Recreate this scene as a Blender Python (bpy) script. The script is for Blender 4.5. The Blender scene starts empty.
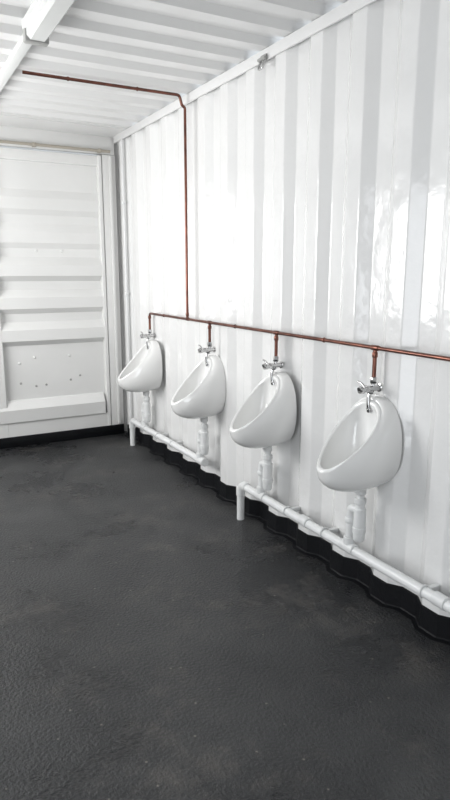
import bpy, bmesh, math
from math import sin, cos, pi
from mathutils import Vector, Matrix

WX=1.735; LX=-0.615; EY=5.05; BY=-0.85; H=2.42
WP=0.278; WD=0.036
COL=bpy.context.scene.collection
sc=bpy.context.scene
try:
    sc.view_settings.view_transform='Standard'
    sc.view_settings.look='None'
except Exception as e: print(e)

# ---------------- materials ----------------
def mat(name, col, rough=0.4, metal=0.0, coat=0.0, bump=None, var=None, spec=0.5):
    m=bpy.data.materials.new(name); m.use_nodes=True
    nt=m.node_tree; b=nt.nodes['Principled BSDF']
    b.inputs['Base Color'].default_value=(*col,1); b.inputs['Roughness'].default_value=rough
    b.inputs['Metallic'].default_value=metal; b.inputs['Coat Weight'].default_value=coat
    b.inputs['Coat Roughness'].default_value=0.08
    b.inputs['Specular IOR Level'].default_value=spec
    tc=nt.nodes.new('ShaderNodeTexCoord')
    if bump:
        n=nt.nodes.new('ShaderNodeTexNoise'); n.inputs['Scale'].default_value=bump[0]; n.inputs['Detail'].default_value=4
        nt.links.new(tc.outputs['Object'],n.inputs['Vector'])
        bp=nt.nodes.new('ShaderNodeBump'); bp.inputs['Strength'].default_value=bump[1]; bp.inputs['Distance'].default_value=bump[2]
        nt.links.new(n.outputs['Fac'],bp.inputs['Height']); nt.links.new(bp.outputs['Normal'],b.inputs['Normal'])
        if coat: nt.links.new(bp.outputs['Normal'],b.inputs['Coat Normal'])
    if var:
        n=nt.nodes.new('ShaderNodeTexNoise'); n.inputs['Scale'].default_value=var[0]; n.inputs['Detail'].default_value=6
        nt.links.new(tc.outputs['Object'],n.inputs['Vector'])
        r=nt.nodes.new('ShaderNodeValToRGB'); r.color_ramp.elements[0].position=.35; r.color_ramp.elements[1].position=.65
        r.color_ramp.elements[0].color=(*col,1); r.color_ramp.elements[1].color=(*var[1],1)
        nt.links.new(n.outputs['Fac'],r.inputs['Fac']); nt.links.new(r.outputs['Color'],b.inputs['Base Color'])
    return m
M_WALL=mat('white_gloss_paint',(.79,.79,.785),.18,coat=.5,bump=(7,.5,.012),var=(1.2,(.765,.765,.76)))
M_CEIL=mat('white_ceiling_paint',(.77,.77,.765),.3,bump=(5,.2,.01))
M_DOOR=mat('white_door_paint',(.79,.79,.78),.25,coat=.4,bump=(4,.25,.01),var=(2,(.75,.75,.74)))
M_CER=mat('vitreous_china',(.82,.82,.81),.07,coat=.6)
M_PVC=mat('white_pvc',(.76,.77,.77),.3)
M_PVC2=mat('white_pvc_fitting',(.72,.73,.73),.35)
M_COP=mat('copper_pipe',(.22,.095,.07),.28,metal=.9,var=(14,(.13,.06,.048)))
M_CHR=mat('chrome',(.55,.55,.55),.12,metal=1.0)
M_BLK=mat('black_bitumen',(.004,.0045,.006),.5,bump=(60,.5,.005),spec=.25)
M_GRY=mat('grey_plastic',(.36,.36,.35),.4)
M_BEI=mat('beige_conduit',(.40,.365,.31),.4)
M_DIF=mat('batten_diffuser',(.74,.75,.74),.25)

def floor_mat():
    m=bpy.data.materials.new('dark_resin_floor'); m.use_nodes=True
    nt=m.node_tree; N=nt.nodes.new; L=nt.links.new; b=nt.nodes['Principled BSDF']
    tc=N('ShaderNodeTexCoord')
    big=N('ShaderNodeTexNoise'); big.inputs['Scale'].default_value=1.6; big.inputs['Detail'].default_value=9; big.inputs['Roughness'].default_value=.7
    L(tc.outputs['Object'],big.inputs['Vector'])
    r1=N('ShaderNodeValToRGB'); e=r1.color_ramp.elements
    e[0].position=.40; e[0].color=(.011,.012,.014,1); e[1].position=.64; e[1].color=(.046,.047,.048,1)
    L(big.outputs['Fac'],r1.inputs['Fac'])
    w=N('ShaderNodeTexNoise'); w.inputs['Scale'].default_value=2.3; w.inputs['Detail'].default_value=12; w.inputs['Roughness'].default_value=.82
    L(tc.outputs['Object'],w.inputs['Vector'])
    r2=N('ShaderNodeValToRGB'); r2.color_ramp.elements[0].position=.52; r2.color_ramp.elements[1].position=.70
    r2.color_ramp.elements[1].color=(.75,.75,.75,1)
    L(w.outputs['Fac'],r2.inputs['Fac'])
    mx=N('ShaderNodeMixRGB'); mx.inputs[2].default_value=(.115,.105,.095,1)
    L(r2.outputs['Color'],mx.inputs[0]); L(r1.outputs['Color'],mx.inputs[1])
    v=N('ShaderNodeTexVoronoi'); v.inputs['Scale'].default_value=30; v.inputs['Randomness'].default_value=1
    L(tc.outputs['Object'],v.inputs['Vector'])
    r3=N('ShaderNodeValToRGB'); r3.color_ramp.elements[0].position=.08; r3.color_ramp.elements[0].color=(1,1,1,1); r3.color_ramp.elements[1].position=.14; r3.color_ramp.elements[1].color=(0,0,0,1)
    L(v.outputs['Distance'],r3.inputs['Fac'])
    sp=N('ShaderNodeSeparateColor'); L(v.outputs['Color'],sp.inputs[0])
    gt=N('ShaderNodeMath'); gt.operation='GREATER_THAN'; gt.inputs[1].default_value=.85; L(sp.outputs[0],gt.inputs[0])
    ml=N('ShaderNodeMath'); ml.operation='MULTIPLY'; L(gt.outputs[0],ml.inputs[0]); L(r3.outputs['Color'],ml.inputs[1])
    mx2=N('ShaderNodeMixRGB'); mx2.inputs[2].default_value=(.22,.205,.18,1); L(ml.outputs[0],mx2.inputs[0]); L(mx.outputs[0],mx2.inputs[1])
    L(mx2.outputs[0],b.inputs['Base Color'])
    rr=N('ShaderNodeMapRange'); rr.inputs['From Min'].default_value=.35; rr.inputs['From Max'].default_value=.65; rr.inputs['To Min'].default_value=.20; rr.inputs['To Max'].default_value=.46
    L(big.outputs['Fac'],rr.inputs[0]); L(rr.outputs[0],b.inputs['Roughness'])
    f=N('ShaderNodeTexNoise'); f.inputs['Scale'].default_value=85; f.inputs['Detail'].default_value=3
    L(tc.outputs['Object'],f.inputs['Vector'])
    bp=N('ShaderNodeBump'); bp.inputs['Strength'].default_value=.9; bp.inputs['Distance'].default_value=.008
    L(f.outputs['Fac'],bp.inputs['Height'])
    bp2=N('ShaderNodeBump'); bp2.inputs['Strength'].default_value=.35; bp2.inputs['Distance'].default_value=.02
    L(big.outputs['Fac'],bp2.inputs['Height']); L(bp.outputs['Normal'],bp2.inputs['Normal'])
    L(bp2.outputs['Normal'],b.inputs['Normal'])
    return m
M_FLOOR=floor_mat()

# ---------------- mesh helpers ----------------
class MB:
    def __init__(s): s.bm=bmesh.new(); s.mats=[]
    def mi(s,m):
        if m not in s.mats: s.mats.append(m)
        return s.mats.index(m)
    def face(s,vs,m,smooth=False):
        try: f=s.bm.faces.new(vs)
        except ValueError: return
        f.material_index=s.mi(m); f.smooth=smooth
    def box(s,a,b,m,bev=0.0):
        g=bmesh.new(); bmesh.ops.create_cube(g,size=1)
        for v in g.verts: v.co=Vector([ (a[i]+b[i])/2+v.co[i]*(b[i]-a[i]) for i in range(3)])
        if bev: bmesh.ops.bevel(g,geom=g.edges[:],offset=bev,segments=2,affect='EDGES',profile=.5)
        s.add(g,m)
    def add(s,g,m,smooth=False):
        mp={v:s.bm.verts.new(v.co) for v in g.verts}
        for f in g.faces: s.face([mp[v] for v in f.verts],m,smooth)
        g.free()
    def tube(s,pts,rad,m,n=20,fil=0.0,cap=True):
        pts=[Vector(p) for p in pts]
        rads=rad if isinstance(rad,(list,tuple)) else None
        if fil and len(pts)>2:
            o=[pts[0]]
            for i in range(1,len(pts)-1):
                p=pts[i]; a=(pts[i-1]-p); b=(pts[i+1]-p)
                f=min(fil,a.length*.49,b.length*.49)
                A=p+a.normalized()*f; B=p+b.normalized()*f
                for k in range(9):
                    t=k/8; o.append(A*(1-t)**2+p*2*t*(1-t)+B*t*t)
            o.append(pts[-1]); pts=o
        rings=[]; prev=None
        for i,p in enumerate(pts):
            d=Vector((0,0,0))
            if i>0: d+=(p-pts[i-1]).normalized() if (p-pts[i-1]).length>1e-7 else Vector((0,0,0))
            if i<len(pts)-1: d+=(pts[i+1]-p).normalized() if (pts[i+1]-p).length>1e-7 else Vector((0,0,0))
            if d.length<1e-6: d=Vector((0,0,1))
            d.normalize()
            if prev is None:
                up=Vector((0,0,1)) if abs(d.z)<.9 else Vector((1,0,0)); u=d.cross(up).normalized()
            else: u=(prev-d*prev.dot(d)).normalized()
            prev=u; w=d.cross(u); r=rads[i] if rads else rad
            rings.append([s.bm.verts.new(p+(u*cos(2*pi*k/n)+w*sin(2*pi*k/n))*r) for k in range(n)])
        for a,b in zip(rings,rings[1:]):
            for k in range(n): s.face([a[k],a[(k+1)%n],b[(k+1)%n],b[k]],m,True)
        if cap: s.face(rings[0][::-1],m); s.face(rings[-1],m)
    def nut(s,p,axis,l,r,m,n=24,ch=.004):
        a=Vector(axis).normalized(); p=Vector(p)
        s.tube([p-a*l/2,p-a*(l/2-ch*.01),p-a*(l/2-ch),p+a*(l/2-ch),p+a*(l/2-ch*.01),p+a*l/2],[r*.8,r*.86,r,r,r*.86,r*.8],m,n)
    def ball(s,p,r,m,sc=(1,1,1)):
        g=bmesh.new(); bmesh.ops.create_uvsphere(g,u_segments=20,v_segments=12,radius=r)
        for v in g.verts: v.co=Vector((v.co.x*sc[0]+p[0],v.co.y*sc[1]+p[1],v.co.z*sc[2]+p[2]))
        s.add(g,m,True)
    def torus(s,p,axis,R,r,m,n=24):
        a=Vector(axis).normalized(); up=Vector((0,0,1)) if abs(a.z)<.9 else Vector((1,0,0))
        u=a.cross(up).normalized(); w=a.cross(u); rings=[]
        for i in range(n):
            c=u*cos(2*pi*i/n)+w*sin(2*pi*i/n)
            rings.append([s.bm.verts.new(Vector(p)+c*(R+r*cos(2*pi*k/10))+a*r*sin(2*pi*k/10)) for k in range(10)])
        for i in range(n):
            A=rings[i];B=rings[(i+1)%n]
            for k in range(10): s.face([A[k],A[(k+1)%10],B[(k+1)%10],B[k]],m,True)
    def prism_y(s,prof,y0,y1,m):
        A=[s.bm.verts.new((x,y0,z)) for x,z in prof]; B=[s.bm.verts.new((x,y1,z)) for x,z in prof]; n=len(prof)
        for i in range(n): s.face([A[i],A[(i+1)%n],B[(i+1)%n],B[i]],m)
        s.face(A,m); s.face(B[::-1],m)
    def finish(s,name,parent=None,autosmooth=True):
        bmesh.ops.recalc_face_normals(s.bm,faces=s.bm.faces[:])
        me=bpy.data.meshes.new(name); s.bm.to_mesh(me); s.bm.free()
        for m in s.mats: me.materials.append(m)
        ob=bpy.data.objects.new(name,me); COL.objects.link(ob)
        if parent: ob.parent=parent
        if autosmooth:
            try: me.set_sharp_from_angle(angle=math.radians(40))
            except Exception: pass
        return ob
def empty(name,loc=(0,0,0)):
    e=bpy.data.objects.new(name,None); e.location=loc; COL.objects.link(e); e.empty_display_size=.1; return e

def corr(a,b,pitch,depth,phase,fl=.30,sl=.20):
    br=[0,fl,fl+sl,1-sl,1]; dv=[0,0,depth,depth,0]
    def d(t):
        u=((t-phase)/pitch)%1.0
        for i in range(4):
            if u<=br[i+1]:
                k=(u-br[i])/(br[i+1]-br[i]); return dv[i]+(dv[i+1]-dv[i])*k
        return 0
    ts=[a,b]; k=math.floor((a-phase)/pitch)-1
    while phase+k*pitch<b:
        for f in br[:4]:
            t=phase+(k+f)*pitch
            if a+1e-5<t<b-1e-5: ts.append(t)
        k+=1
    ts=sorted(set(ts)); return [(t,d(t)) for t in ts]
def wall_sheet(mb,a,b,z0,z1,x,sgn,m,phase=0.05,off=0.0,depth=WD):
    pr=corr(a,b,WP,depth,phase)
    lo=[mb.bm.verts.new((x+sgn*d-sgn*off,t,z0)) for t,d in pr]; hi=[mb.bm.verts.new((x+sgn*d-sgn*off,t,z1)) for t,d in pr]
    for i in range(len(pr)-1): mb.face([lo[i],lo[i+1],hi[i+1],hi[i]],m)

PH=0.10
mb=MB(); wall_sheet(mb,BY,EY+.1,0,H,WX,1,M_WALL,PH); ob=mb.finish('wall_right',autosmooth=False)
b=ob.modifiers.new('bev','BEVEL'); b.width=.006; b.segments=3; b.limit_method='ANGLE'; b.angle_limit=math.radians(15)
b.harden_normals=True
for p in ob.data.polygons: p.use_smooth=True
# black bitumen upstand with a thin lap onto the floor, follows the corrugation
mb=MB(); pr=corr(BY,EY-.06,WP,WD,PH)
prof=[(-.034,0.0005),(-.030,.002),(-.010,.003),(-.006,.007),(-.006,.094),(-.001,.098)]
rows=[[mb.bm.verts.new((WX+d+o,t,z)) for t,d in pr] for o,z in prof]
for a_,b_ in zip(rows,rows[1:]):
    for i in range(len(pr)-1): mb.face([a_[i],a_[i+1],b_[i+1],b_[i]],M_BLK)
ob=mb.finish('baseboard_right',autosmooth=False)
DO=(0.15,1.25,2.05); WI=(2.9,4.5,1.0,2.0)
mb=MB()
for a,b_,z0,z1 in [(BY,DO[0],0,H),(DO[0],DO[1],DO[2],H),(DO[1],WI[0],0,H),(WI[0],WI[1],0,WI[2]),(WI[0],WI[1],WI[3],H),(WI[1],EY+.1,0,H)]:
    wall_sheet(mb,a,b_,z0,z1,LX,-1,M_WALL,PH)
mb.finish('wall_left',autosmooth=False)
def frame(mb,y0,y1,z0,z1,m,w=.05,bottom=True):
    x0,x1=LX-.045,LX+.012
    mb.box((x0,y0-w/2,z0),(x1,y0+w/2,z1),m,.003); mb.box((x0,y1-w/2,z0),(x1,y1+w/2,z1),m,.003)
    mb.box((x0,y0-w/2,z1-w/2),(x1,y1+w/2,z1+w/2),m,.003)
    if bottom: mb.box((x0,y0-w/2,z0-w/2),(x1,y1+w/2,z0+w/2),m,.003)
mb=MB(); frame(mb,WI[0],WI[1],WI[2],WI[3],M_DIF); mb.box((LX-.03,3.68,WI[2]),(LX,3.72,WI[3]),M_DIF,.003)
mb.finish('window_1')
mb=MB(); frame(mb,DO[0],DO[1],0,DO[2],M_DIF,bottom=False); mb.finish('trim_door_frame')
mb=MB(); pr=corr(LX-.05,WX+.05,WP,WD,.1)
lo=[mb.bm.verts.new((t,BY-d,0)) for t,d in pr]; hi=[mb.bm.verts.new((t,BY-d,H)) for t,d in pr]
for i in range(len(pr)-1): mb.face([lo[i],lo[i+1],hi[i+1],hi[i]],M_WALL)
mb.finish('wall_back',autosmooth=False)
mb=MB(); mb.box((LX-.06,BY-.06,-.06),(WX+.06,EY+.12,0),M_FLOOR); mb.finish('floor')
mb=MB(); pr=corr(BY,4.72,.209,.030,.02,.34,.14)
lo=[mb.bm.verts.new((LX-.05,t,H+d)) for t,d in pr]; hi=[mb.bm.verts.new((WX+.05,t,H+d)) for t,d in pr]
for i in range(len(pr)-1): mb.face([lo[i],hi[i],hi[i+1],lo[i+1]],M_CEIL)
mb.box((LX-.05,4.70,H-.004),(WX+.05,EY+.1,H+.03),M_CEIL)
mb.finish('ceiling',autosmooth=False)
mb=MB(); mb.box((WX-.014,BY,H-.055),(WX-.001,EY-.05,H-.002),M_CEIL,.004); mb.finish('trim_1')
mb=MB(); mb.box((LX-.001,BY,H-.055),(LX+.012,EY-.05,H-.002),M_CEIL,.004); mb.finish('trim_2')

# ---------------- far end: header, posts + two doors ----------------
mb=MB(); mb.box((LX,EY-.03,2.28),(WX,EY+.09,H+.0),M_DOOR,.01); mb.finish('wall_far')
mb=MB()
mb.box((WX-.113,EY-.045,0.0),(WX-.002,EY+.09,2.279),M_DOOR,.008)
mb.box((WX-.060,EY-.065,0.09),(WX-.035,EY-.04,2.27),M_DOOR,.006)
mb.finish('trim_3')
mb=MB(); mb.box((LX+.002,EY-.045,0.0),(LX+.113,EY+.09,2.279),M_DOOR,.008); mb.finish('trim_4')
def door(name,x0,x1,inner_left):
    mb=MB(); F=EY
    pr=[(.02,0),(.36,0),(.795,0)]
    for i in range(5):
        zz=.80+i*.25; dd=.048 if i<3 else .020
        pr+=[(zz,0.0),(zz+.040,dd),(zz+.125,dd),(zz+.185,0.0)]
    pr+=[(2.22,0)]
    a=x0+.02; b=x1-.02
    va=[mb.bm.verts.new((a,F-d,z)) for z,d in pr]; vb=[mb.bm.verts.new((b,F-d,z)) for z,d in pr]
    for i in range(len(pr)-1): mb.face([va[i],va[i+1],vb[i+1],vb[i]],M_DOOR)
    mb.box((x0,F-.050,.02),(x0+(.215 if inner_left else .03),F+.04,2.27),M_DOOR,.006)
    mb.box((x1-(.03 if inner_left else .215),F-.050,.02),(x1,F+.04,2.27),M_DOOR,.006)
    mb.box((x0+.02,F-.03,2.19),(x1-.02,F+.04,2.268),M_DOOR,.008)
    mb.box((x0+.025,F-.046,.02),(x1-.025,F-.003,.198),M_DOOR,.004)
    g=[(.20,-.0),(.20,-.06),(.30,-.065),(.36,-.02),(.37,0)]
    A=[mb.bm.verts.new((a+.03,F+d,z)) for z,d in g]; B=[mb.bm.verts.new((b-.03,F+d,z)) for z,d in g]
    for i in range(4): mb.face([A[i],A[i+1],B[i+1],B[i]],M_DOOR)
    mb.face(A,M_DOOR); mb.face(B[::-1],M_DOOR)
    c=(a+b)/2+(.09 if inner_left else -.09)
    for dx,z in [(-.28,.50),(-.16,.47),(-.08,.475),(.12,.50),(.20,.53),(-.28,.66),(-.16,.70),(.12,.70),(-.1,1.53),(.1,1.53)]:
        mb.ball((c+dx,F-.001,z),.011 if z>.6 else .009,M_GRY if z<.6 else M_DOOR,(1,.6,1))
    mb.finish(name,autosmooth=False)
door('door_1',.562,WX-.117,True)
door('door_2',LX+.117,.556,False)
mb=MB(); mb.box((LX+.0,EY-.060,0),(WX-.008,EY-.052,.085),M_BLK,.002); mb.finish('baseboard_far')

mb=MB(); mb.tube([(LX+.02,EY-.062,2.30),(WX-.05,EY-.062,2.30)],.011,M_BEI,12)
for x in (-.2,.5,1.1,1.6): mb.box((x-.012,EY-.075,2.285),(x+.012,EY-.031,2.315),M_BEI,.003)
mb.finish('cable_conduit')
mb=MB(); mb.tube([(WX-.014,EY-.25,.10),(WX-.014,EY-.25,2.36)],.009,M_PVC,12)
for z in (.5,1.2,1.9): mb.box((WX-.026,EY-.265,z-.01),(WX-.001,EY-.235,z+.01),M_PVC,.003)
mb.finish('cable_conduit')

mb=MB(); mb.box((.665,3.0,H-.03),(.715,EY-.035,H-.001),M_DIF,.004); mb.finish('cable_trunking')
mb=MB(); cx=.69
mb.prism_y([(cx-.055,H-.001),(cx-.055,H-.03),(cx-.048,H-.036),(cx+.048,H-.036),(cx+.055,H-.03),(cx+.055,H-.001)],1.48,2.98,M_DIF)
mb.prism_y([(cx-.045,H-.036),(cx-.045,H-.062),(cx-.030,H-.078),(cx+.030,H-.078),(cx+.045,H-.062),(cx+.045,H-.036)],1.50,2.96,M_DIF)
mb.box((cx-.052,2.945,H-.084),(cx+.052,2.995,H-.001),M_GRY,.008); mb.box((cx-.052,1.475,H-.084),(cx+.052,1.525,H-.001),M_GRY,.008)
for y in (1.9,2.55): mb.box((cx-.058,y,H-.05),(cx+.058,y+.018,H-.028),M_GRY,.003)
mb.finish('batten_light')

def lash(y):
    mb=MB(); mb.box((WX-.022,y-.025,H-.062),(WX-.0145,y+.025,H-.03),M_GRY,.002)
    mb.tube([(WX-.03,y-.03,H-.05),(WX-.03,y+.03,H-.05)],.008,M_GRY,10)
    mb.tube([(WX-.022,y-.02,H-.05),(WX-.037,y-.02,H-.095),(WX-.037,y+.02,H-.095),(WX-.022,y+.02,H-.05)],.0055,M_CHR,10,fil=.01)
    mb.finish('lashing_ring')
lash(2.76); lash(0.6)

# ---------------- plumbing ----------------
UY=[4.27,3.31,2.585,1.87]
PX=WX-.035; PZ=1.075; CY=3.62
mb=MB(); R=.0085
mb.tube([(PX,UY[0],.958),(PX,UY[0],PZ),(PX,-.3,PZ)],R,M_COP,16,fil=.03)
for y in UY[1:]: mb.tube([(PX,y,PZ),(PX,y,.958)],R,M_COP,16)
for y in UY:
    mb.nut((PX,y,PZ-.028),(0,0,1),.022,.0115,M_COP)
    if y!=UY[0]: mb.nut((PX,y,PZ),(0,1,0),.045,.0110,M_COP)
mb.tube([(PX,CY,PZ),(PX,CY,H-.085),(WX-.055,CY,H-.075),(WX-.07,CY,H-.02),(.76,CY,H-.02)],R,M_COP,16,fil=.02)
mb.nut((PX,CY,PZ),(0,1,0),.05,.0110,M_COP); mb.nut((PX,CY,PZ+.03),(0,0,1),.02,.0110,M_COP)
for y in (.6,1.4,2.2,3.0,4.0):
    mb.tube([(PX,y,PZ),(WX-.001,y,PZ)],.004,M_COP,8); mb.nut((PX,y,PZ),(0,1,0),.012,.0115,M_COP)
for x in (1.0,1.4): mb.nut((x,CY,H-.02),(1,0,0),.012,.0115,M_COP)
mb.finish('copper_water_pipe')

UZ=.50
DX=WX-.075
def bez(a,b,c,d,t): return a*(1-t)**3+b*3*t*(1-t)**2+c*3*t*t*(1-t)+d*t**3
def urinal(y):
    root=empty('urinal',(WX-.002,y,UZ))
    mb=MB(); N=72
    zt,zl=.366,.095
    C=Vector((.105,0,.058)); RC=Vector((.160,0,.22))
    V=lambda o,yy,z: mb.bm.verts.new((-o,yy,z))
    def spow(v,p): return math.copysign(abs(v)**p,v)
    cols=[]
    for k in range(N):
        t=2*pi*k/N; c,s=cos(t),sin(t); kb=(1-c)/2; kt=1-kb
        zr=zl+(zt-zl)*kt; q=(zt-zr)/(zt-zl)
        rim=Vector((.040+.250*q**1.38, .108*spow(s,.95)*(1.04-.18*kb**2), zr))
        wl=Vector((0,.142*spow(s,.80),.19+(.190*spow(c,.92) if c>0 else .175*spow(c,.92))))
        P1=Vector((.62*rim.x, wl.y*1.02, wl.z-.04*kb)); P2=Vector((rim.x*.97, rim.y*1.19, rim.z-.08*kb+.014*kt))
        col=[bez(wl,P1,P2,rim,i/11) for i in range(12)]
        inn=RC+(rim-RC)*.87; inn.y=rim.y*.87
        n=Vector((.72,0,.69))
        crest=RC+(rim-RC)*.945+n*.007; crest.y=rim.y*.94
        c2=RC+(rim-RC)*.985+n*.004; c2.y=rim.y*.985
        c3=RC+(rim-RC)*.90+n*.005; c3.y=rim.y*.90
        col+=[c2,crest,c3]
        s2=abs(s)
        Q1=inn+Vector((-(.025*kt+.008*kb+.03*s2),s*.012,-(.045)))
        Q2=C+Vector((-.07*kt+.09*kb-.01*s2,.08*s,.07*kt-.002*kb+.02*s2))
        col+=[bez(inn,Q1,Q2,C,i/14) for i in range(14)]
        cols.append([V(*p) for p in col])
    cen=V(*C)
    for k in range(N):
        a=cols[k]; b=cols[(k+1)%N]
        for i in range(len(a)-1): mb.face([a[i],a[i+1],b[i+1],b[i]],M_CER,True)
        mb.face([a[-1],cen,b[-1]],M_CER,True)
    mb.face([c[0] for c in cols],M_CER)
    bmesh.ops.remove_doubles(mb.bm,verts=mb.bm.verts[:],dist=.00005)
    mb.finish('bowl',root)
    mb=MB(); q=.028
    mb.tube([(-.105,0,.056),(-.105,0,.0625)],[.026,.024],M_CHR,24)
    mb.torus((-.105,0,.062),(0,0,1),.024,.003,M_CHR)
    mb.tube([(-.046,0,.375+q),(-.056,0,.345+q),(-.052,0,.318+q),(-.042,0,.292+q)],[.008,.008,.010,.017],M_CHR,20)
    mb.torus((-.043,0,.296+q),(-.3,0,-1),.016,.003,M_CHR)
    mb.nut((-.075,0,-.015),(0,0,1),.03,.024,M_PVC2)
    mb.finish('waste_and_spreader',root)
    mb=MB(); z=.912-UZ; px=-.033
    mb.nut((px,0,z+.032),(0,0,1),.026,.0135,M_CHR,6,.003)
    mb.tube([(px,0,z+.03),(px,0,z)],.009,M_CHR,16)
    mb.tube([(-.0,0,z),(-.004,0,z),(-.005,0,z),(-.088,0,z-.002)],[.018,.018,.012,.012],M_CHR,20)
    mb.nut((-.063,0,z),(1,0,0),.02,.015,M_CHR,6,.003)
    mb.nut((-.093,0,z-.002),(1,0,0),.022,.016,M_CHR,20)
    mb.tube([(-.101,0,z),(-.106,0,z-.002)],.012,M_CHR,16)
    mb.tube([(-.095,-.02,z+.012),(-.095,.0,z+.026),(-.095,.022,z+.028)],.0045,M_CHR,12,fil=.01)
    mb.nut((-.046,0,z-.014),(0,0,1),.016,.0135,M_CHR,6,.003)
    mb.tube([(-.046,0,z),(-.046,0,.372+q)],.008,M_CHR,16)
    mb.finish('flush_valve',root)
    mb=MB(); x=-.073
    Z=lambda w:w-UZ
    mb.tube([(x,0,-.01),(x,0,Z(.43))],.016,M_PVC,24)
    mb.nut((x,0,Z(.440)),(0,0,1),.026,.025,M_PVC2)
    mb.tube([(x,0,Z(.43)),(x,0,Z(.41)),(x,0,Z(.405)),(x,0,Z(.30)),(x,0,Z(.27)),(x,0,Z(.262))],[.020,.020,.0255,.0255,.024,.018],M_PVC,28)
    mb.nut((x,0,Z(.312)),(0,0,1),.03,.028,M_PVC2)
    mb.tube([(x,0,Z(.395)),(x,.060,Z(.395)),(x,.060,Z(.262))],.017,M_PVC,24,fil=.03)
    mb.nut((x,.060,Z(.335)),(0,0,1),.024,.0215,M_PVC2)
    mb.finish('bottle_trap',root)
for y in UY: urinal(y)

def waste(pts,fits,tees,caps):
    mb=MB(); mb.tube(pts,.021,M_PVC,28,fil=.04)
    for p,ax,l in fits: mb.nut(p,ax,l,.0255,M_PVC2,28,.003)
    for y in tees:
        mb.nut((DX,y,.21),(0,1,0),.085,.0255,M_PVC2,28,.003); mb.nut((DX,y,.243),(0,0,1),.036,.0245,M_PVC2,28,.003)
    for y in caps:
        mb.box((DX,y-.01,.20),(WX-.001,y+.01,.22),M_PVC2,.002); mb.torus((DX,y,.21),(0,1,0),.0225,.004,M_PVC2)
    mb.finish('waste_pipe')
waste([(DX,2.86,0),(DX,2.86,.205),(DX,-.2,.21)],[((DX,2.86,.165),(0,0,1),.05),((DX,2.81,.207),(0,1,0),.04),((DX,2.25,.21),(0,1,0),.06),((DX,1.42,.21),(0,1,0),.06)],[UY[2]+.06,UY[3]+.06],[2.1,1.5,2.4])
waste([(DX,4.60,0),(DX,4.60,.205),(DX,UY[1]+.0,.21)],[((DX,4.60,.165),(0,0,1),.05),((DX,4.55,.207),(0,1,0),.04),((DX,UY[1]+.01,.21),(0,1,0),.03)],[UY[0]+.06,UY[1]+.06],[3.8,4.05])

# ---------------- lights ----------------
def area(name,loc,rot,sx,sy,e,col=(1,1,1)):
    l=bpy.data.lights.new(name,'AREA'); l.shape='RECTANGLE'; l.size=sx; l.size_y=sy; l.energy=e; l.color=col
    o=bpy.data.objects.new(name,l); o.location=loc; o.rotation_euler=rot; COL.objects.link(o)
area('daylight_window',(LX-.10,(WI[0]+WI[1])/2,(WI[2]+WI[3])/2),(0,math.radians(-90),0),1.0,1.6,60,(1,.995,.985))
area('daylight_doorway',(LX-.12,(DO[0]+DO[1])/2,1.05),(0,math.radians(-90),0),2.0,1.1,24,(.96,.98,1))
w=bpy.data.worlds.new('sky'); bpy.context.scene.world=w; w.use_nodes=True
bg=w.node_tree.nodes['Background']
bg.inputs[0].default_value=(.87,.93,1,1); bg.inputs[1].default_value=1.2

cam=bpy.data.cameras.new('camera'); co=bpy.data.objects.new('camera',cam); COL.objects.link(co)
cam.sensor_fit='VERTICAL'; cam.sensor_height=36; cam.lens=620/800*36; cam.clip_start=.02
co.location=(0,0,1.37); co.rotation_euler=(math.radians(90-11.66),0,math.radians(-28.6))
bpy.context.scene.camera=co
